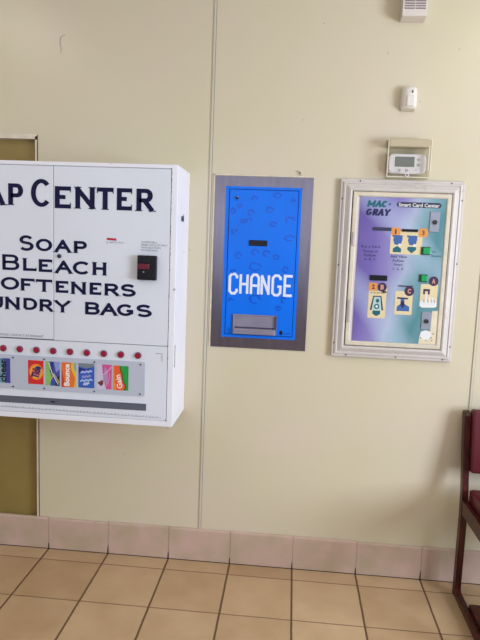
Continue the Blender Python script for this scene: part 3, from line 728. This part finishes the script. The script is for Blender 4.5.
# small steel plates with round locks
for x0, x1, z0, z1 in ((.525, .567, 1.640, 1.729), (.521, .563, 1.206, 1.285)):
    bm = new(); box(bm, x0, x1, -.033, -.028, z0, z1, .0015, 1); c = child('lock_plate', bm, M['platem'], 'small steel lock plate')
    bm = new(); cyl(bm, (x0 + x1) / 2 + .001, -.032, (z0 + z1) / 2 - .002, .0098, -.040, 18, bev=.0015); obj('lock', bm, M['screw'], c)
# lower left: bill slot, badges, picture
bm = new(); box(bm, .281, .358, -.033, -.028, 1.4165, 1.4405, .001, 1); child('bill_slot', bm, M['black'], 'black slot at middle left')
bm = new(); poly(bm, rrect(.281, .360, 1.247, 1.370, .005), lay(1)); poly(bm, rrect(.340, .361, 1.363, 1.39, .004), lay(1)); child('instruction_panel', bm, M['yellow'], 'cream picture panel with bill drawing')
bm = new(); poly(bm, rrect(.279, .317, 1.370, 1.406, .005), lay(2)); c = child('number_badge', bm, M['orange'], 'orange badge')
bm = new(); add_type(bm, '2', .300, 1.388, .021, .013, lay(3), bold=.04); obj('numeral', bm, M['plum'], c)
def letter_badge(cx, cz, r, ch):
    bm = new(); poly(bm, ell(cx, cz, r, r * 1.02, 22), lay(3)); c = child('letter_badge', bm, M['plum'], 'dark round badge')
    bm = new(); add_type(bm, ch, cx, cz, .022, .015, lay(4), bold=.05); obj('letter', bm, cm((206, 150, 130)), c)
letter_badge(.339, 1.388, .020, 'B')
bm = new(); add_type(bm, '$1 $5 $10 $20', .320, 1.3615, .0075, .062, lay(3), bold=.01); child('small_print', bm, M['plum'])
bm = new(); poly(bm, [(.302, 1.348), (.338, 1.348), (.350, 1.283), (.290, 1.283)], lay(2)); c = child('bill_picture', bm, M['plum'])
bm = new(); poly(bm, [(.306, 1.343), (.334, 1.343), (.342, 1.283), (.298, 1.283)], lay(3)); obj('printed_shape', bm, cm((176, 206, 198)), c)
bm = new(); poly(bm, ell(.320, 1.300, .012, .012, 14), lay(4)); poly(bm, ell(.322, 1.326, .008, .009, 12), lay(4)); obj('printed_shape', bm, M['teal'], c)
bm = new(); poly(bm, ell(.320, 1.300, .006, .006, 10), lay(5)); obj('printed_shape', bm, M['paper'], c)
bm = new(); poly(bm, [(.303, 1.281), (.337, 1.281), (.337, 1.266), (.320, 1.256), (.303, 1.266)], lay(3)); child('arrow', bm, M['teal'], 'teal arrow')
# centre: credit slot and coin picture
bm = new(); box(bm, .411, .473, -.032, -.028, 1.3945, 1.3995); child('card_slot', bm, M['plum'], 'thin dark slot in the middle')
bm = new(); poly(bm, rrect(.399, .476, 1.268, 1.374, .005), lay(1)); child('instruction_panel', bm, M['yellow'], 'cream picture panel with hand drawing')
letter_badge(.459, 1.375, .0215, 'C')
bm = new(); poly(bm, [(.410, 1.346), (.455, 1.344), (.456, 1.338), (.440, 1.337), (.442, 1.316), (.464, 1.305), (.464, 1.284), (.408, 1.284), (.410, 1.305), (.424, 1.316), (.424, 1.338), (.410, 1.339)], lay(2)); c = child('card_picture', bm, M['skyblue'])
bm = new(); poly(bm, [(.408, 1.3465), (.457, 1.3445), (.457, 1.339), (.408, 1.340)], lay(3)); poly(bm, [(.424, 1.31), (.435, 1.298), (.444, 1.312), (.438, 1.33), (.428, 1.33)], lay(3)); obj('printed_shape', bm, M['navy'], c)
# right: badge A and hand picture
bm = new(); poly(bm, rrect(.508, .583, 1.309, 1.410, .005), lay(1)); child('instruction_panel', bm, M['yellow'], 'cream picture panel with open hand')
letter_badge(.562, 1.424, .021, 'A')
bm = new(); poly(bm, [(.520, 1.388), (.549, 1.388), (.549, 1.364), (.541, 1.364), (.541, 1.378), (.528, 1.378), (.528, 1.364), (.520, 1.364)], lay(2)); child('card_picture', bm, M['plum'])
bm = new(); poly(bm, [(.508, 1.312), (.508, 1.328), (.525, 1.332), (.583, 1.330), (.583, 1.312), (.575, 1.306), (.518, 1.304)], lay(2))
for x, t in ((.535, 1.366), (.550, 1.353), (.5625, 1.351), (.5755, 1.346), (.516, 1.336)): poly(bm, rrect(x - .0042, x + .0042, 1.318, t, .0038, 4), lay(3))
hnd = child('hand_picture', bm, M['paper'], 'white printed hand')
bm = new()
for x in (.5255, .543, .5595, .5720): stroke(bm, [(x, 1.342), (x + .001, 1.326)], .0013, .0013, lay(4))
obj('printed_line', bm, M['plum'], hnd)
# lower right corner with the print missing
bm = new(); poly(bm, [(.516, 1.1400), (.5912, 1.1400), (.5912, 1.292), (.566, 1.290), (.564, 1.200), (.524, 1.196), (.518, 1.17)], lay(0)); br = child('bare_patch', bm, M['bare'], 'cream patch with the print torn away')
bm = new(); poly(bm, ell(.545, 1.180, .025, .022, 20), lay(1)); obj('paper_scrap', bm, M['paper'], br)
bm = new()
for a, b in (((.521, 1.165), (.527, 1.168)), ((.566, 1.166), (.572, 1.172)), ((.575, 1.185), (.580, 1.190)), ((.572, 1.155), (.576, 1.160)), ((.544, 1.158), (.550, 1.157))): stroke(bm, [a, b], .003, .003, lay(2))
obj('printed_line', bm, M['navy'], br)

# ------------------------------------------------------------------ thermostat and its clear guard
gd = thing('thermostat_guard', 'clear plastic guard box around the white thermostat', 'thermostat guard', (.411, 0, 1.868))
bm = new()   # hollow cover: four sides and a front plate
X0, X1, ZA, ZB = .3220, .5010, 1.868, 2.030
box(bm, X0, X1, -.062, -.0605, ZA, ZB)
box(bm, X0, X0 + .002, -.0605, -.002, ZA, ZB); box(bm, X1 - .002, X1, -.0605, -.002, ZA, ZB)
box(bm, X0, X1, -.0605, -.002, ZB - .002, ZB); box(bm, X0, X1, -.0605, -.002, ZA, ZA + .002)
cv = obj('clear_cover', bm, M['clear'], gd, 'transparent plastic cover')
bm = new()
box(bm, X0 - .003, X0 + .001, -.066, -.060, ZA, ZB, .001, 1); box(bm, X1 - .010, X1 - .006, -.0645, -.0620, ZA + .03, ZB - .03, .001, 1); box(bm, X1 - .001, X1 + .003, -.066, -.060, ZA, ZB, .001, 1)
box(bm, X0 + .001, X1 - .001, -.066, -.060, ZA, ZA + .004, .001, 1)
obj('cover_edge', bm, M['clearedge'], cv, 'milky cover edges')
bm = new(); prism_x(bm, [(-.062, 1.998), (-.062, 2.030), (-.052, 2.034), (-.004, 2.034), (-.004, 1.998)], X0 + .003, X1 - .004, .003); obj('top_ridge', bm, M['clearridge'], cv, 'brownish ridge along the top')
bm = new(); box(bm, X0 - .004, X1 + .004, -.002, 0, ZA - .002, ZB + .006); obj('back_plate', bm, M['clear'], gd)
bm = new(); cyl(bm, .405, -.058, 1.878, .0085, -.074, 16, bev=.001); lk = obj('lock', bm, M['pir'], gd, 'round pale lock')
bm = new(); cyl(bm, .405, -.072, 1.878, .004, -.0755, 10); obj('keyway', bm, M['screw'], lk)
ts = thing('thermostat', 'white rectangular thermostat with grey screen inside the clear guard', 'thermostat', (.405, -.004, 1.886))
bm = new(); b2 = bmesh.new()
prism(bm, rrect(.328, .489, 1.887, 1.971, .021, 6), -.036, -.0045); prism(bm, rrect(.332, .485, 1.891, 1.967, .019, 6), -.040, -.034)
obj('case', bm, M['thermo'], ts)
bm = new(); box(bm, .355, .439, -.0415, -.038, 1.916, 1.959, .001, 1); obj('screen', bm, M['lcd'], ts, 'grey display')
for x, z, r in ((.4565, 1.9475, .0065), (.4565, 1.9255, .0065), (.377, 1.9015, .0055), (.409, 1.9010, .0060), (.447, 1.9030, .003)):
    bm = new(); cyl(bm, x, -.0395, z, r, -.0425, 16, bev=.0008); obj('button', bm, M['tbtn'], ts)

# ------------------------------------------------------------------ motion detector
pir = thing('motion_detector', 'small off-white motion detector on the wall above the thermostat', 'motion detector', (.400, 0, 2.155))
bm = new()
pts = [(-.000, .370), (-.022, .370)]
# horizontal section, extruded up with a tapering rounded top
def section(w, d, n=10):
    return [(-w, 0)] + [(-w * math.cos(PI * k / n) if True else 0, -(d * .45) - d * .55 * math.sin(PI * k / n)) for k in range(n + 1)] + [(w, 0)]
rows = [(z + .006, a, b) for z, a, b in [(2.158, .030, .030), (2.166, .034, .040), (2.200, .033, .043), (2.232, .032, .042), (2.244, .030, .036), (2.252, .026, .024)]]
prev = None
for z, w, d in rows:
    cur = [bm.verts.new((.400 + x, y, z)) for x, y in section(w, d)]
    if prev:
        for i in range(len(cur)):
            j = (i + 1) % len(cur); f = bm.faces.new([prev[i], prev[j], cur[j], cur[i]])
    else: bm.faces.new(cur[::-1])
    prev = cur
bm.faces.new(prev); bmesh.ops.recalc_face_normals(bm, faces=bm.faces[:])
obj('housing', bm, M['pir'], pir)
bm = new(); box(bm, .388, .420, -.0448, -.034, 2.172, 2.216, .003); obj('lens_window', bm, M['pir'], pir, 'slightly whiter lens window')
bm = new(); box(bm, .4075, .4125, -.0445, -.035, 2.2260, 2.2370, .001, 1); obj('indicator', bm, M['screw'], pir, 'tiny dark indicator')
bm = new(); box(bm, .370, .430, -.010, 0, 2.158, 2.166, .001, 1); obj('base_plate', bm, M['clearridge'], pir)

# ------------------------------------------------------------------ louvered alarm sounder
sr = thing('alarm_sounder', 'off-white louvered alarm box at the top of the wall', 'alarm box', (.387, 0, 2.512))
bm = new(); prism_x(bm, [(0, 2.526), (-.058, 2.532), (-.060, 2.536), (-.060, 2.655), (0, 2.655)], .3415, .4430, .0012); hs = obj('housing', bm, M['siren'], sr)
for i in range(9):
    z = 2.560 + i * .0100
    for a, b in ((.349, .3905), (.3945, .436)):
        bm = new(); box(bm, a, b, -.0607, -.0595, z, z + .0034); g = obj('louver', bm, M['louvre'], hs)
        bm = new(); prism_x(bm, [(-.0600, z + .0034), (-.0640, z + .0042), (-.0600, z + .0062)], a, b); obj('louver_lip', bm, M['siren'], g)

# ------------------------------------------------------------------ chair
ch = thing('side_chair', 'reddish wooden chair with burgundy vinyl seat and back against the wall', 'chair', (1.005, -.30, 0))
def side(x0, x1):
    bm = new()
    prism_x(bm, [(-.018, .836), (-.026, .846), (-.054, .842), (-.064, .828), (-.082, .700), (-.108, .560), (-.128, .470), (-.134, .380), (-.134, .0), (-.094, 0), (-.094, .380), (-.085, .480), (-.060, .600), (-.036, .720)], x0, x1, .003)
    obj('back_post', bm, M['wood'], ch)
    bm = new(); prism_x(bm, [(-.098, .392), (-.098, .456), (-.560, .466), (-.560, .400)], x0 + .002, x1 - .002, .003); obj('seat_rail', bm, M['wood'], ch)
    bm = new(); prism_x(bm, [(-.094, 0), (-.094, .032), (-.122, .048), (-.150, .032), (-.550, .032), (-.585, .032), (-.585, 0)], x0 + .001, x1 - .001, .003); obj('runner', bm, M['wood'], ch)
    bm = new(); prism_x(bm, [(-.548, .0), (-.586, .0), (-.578, .440), (-.560, .466), (-.542, .466)], x0, x1, .003); obj('front_leg', bm, M['wood'], ch)
side(.738, .766); side(1.244, 1.272)
bm = new(); box(bm, .764, 1.246, -.460, -.262, .020, .048, .003); obj('stretcher', bm, M['wood'], ch)
bm = new(); box(bm, .764, 1.246, -.125, -.105, .400, .450, .003); box(bm, .764, 1.246, -.560, -.540, .405, .455, .003); obj('cross_rail', bm, M['wood'], ch)
def cushion(name, x0, x1, y0, y1, z0, z1, puff, mtx=None, label=None):
    b2 = bmesh.new(); bmesh.ops.create_cube(b2, size=1)
    for v in b2.verts: v.co = Vector((v.co.x * (x1 - x0), v.co.y * (y1 - y0), v.co.z * (z1 - z0)))
    bmesh.ops.bevel(b2, geom=b2.edges[:], offset=.011, segments=4, profile=.5, affect='EDGES')
    for f in b2.faces: f.smooth = True
    bm = new(); merge(bm, b2, Matrix.Translation(((x0 + x1) / 2, (y0 + y1) / 2, (z0 + z1) / 2)) @ (mtx or Matrix.Identity(4)))
    return obj(name, bm, M['vinyl'], ch, label)
cushion('backrest', .7665, 1.2435, -.112, -.058, .580, .862, 0, Matrix.Rotation(math.radians(-8), 4, 'X'), 'burgundy back cushion')
bm = new(); box(bm, .7605, 1.2495, -.060, -.045, .700, .740, .002); box(bm, .7605, 1.2495, -.092, -.070, .620, .650, .002); obj('back_rail', bm, M['wood'], ch)
cushion('seat', .7665, 1.2435, -.590, -.120, .440, .510, 0, None, 'burgundy seat cushion')
bm = new(); box(bm, .772, 1.238, -.560, -.130, .425, .440); obj('seat_board', bm, M['plywood'], ch)

# ------------------------------------------------------------------ small marks on the wall
bm = new()
for a in ([(-1.152, 2.462), (-1.163, 2.452), (-1.166, 2.425), (-1.158, 2.405), (-1.163, 2.388)], [(-1.150, 2.46), (-1.138, 2.464)]): stroke(bm, a, .0016, .0016, -.0006)
obj('pencil_mark', bm, M['greyink'], wall)
bm = new()
for x, z in ((-.052, 2.113), (-.544, 1.52), (.02, 2.52), (.452, 2.20), (.30, 2.40), (-.84, .52), (-.63, .66), (.60, 2.42)): cyl(bm, x, 0, z, .0022, -.001, 8)
obj('nail_hole', bm, M['greyink'], wall)
bm = new(); box(bm, -.064, -.046, -.010, 0, 1.886, 1.892, .002); box(bm, -.049, -.046, -.010, -.002, 1.872, 1.890, .001); hook = obj('hook', bm, M['strip'], None, at=(-.055, 0, 1.88))
hook['label'] = 'tiny cream painted hook on the wall above the change machine'; hook['category'] = 'hook'

# ------------------------------------------------------------------ camera and view
cam = bpy.data.cameras.new('camera'); co = bpy.data.objects.new('camera', cam); COL.objects.link(co)
R = ((0.9951804, -0.0852571, -0.0484479), (0.0906141, 0.9883855, 0.1219964), (0.0374842, -0.1257985, 0.9913475))
co.matrix_world = Matrix(((R[0][0], R[0][2], -R[0][1], -0.06129), (R[1][0], R[1][2], -R[1][1], -2.75505), (R[2][0], R[2][2], -R[2][1], 1.55490), (0, 0, 0, 1)))
cam.sensor_fit = 'VERTICAL'; cam.sensor_height = 24; cam.lens = 596.736 * 24 / 640; cam.clip_start = .05
sc = bpy.context.scene; sc.camera = co
w = bpy.data.worlds.new('world'); sc.world = w; w.use_nodes = True
w.node_tree.nodes['Background'].inputs[0].default_value = (.75, .85, 1, 1); w.node_tree.nodes['Background'].inputs[1].default_value = .8
vs = sc.view_settings; vs.view_transform = 'Standard'; vs.look = 'None'; vs.gamma = 1; vs.use_curve_mapping = False; vs.exposure = 0.0
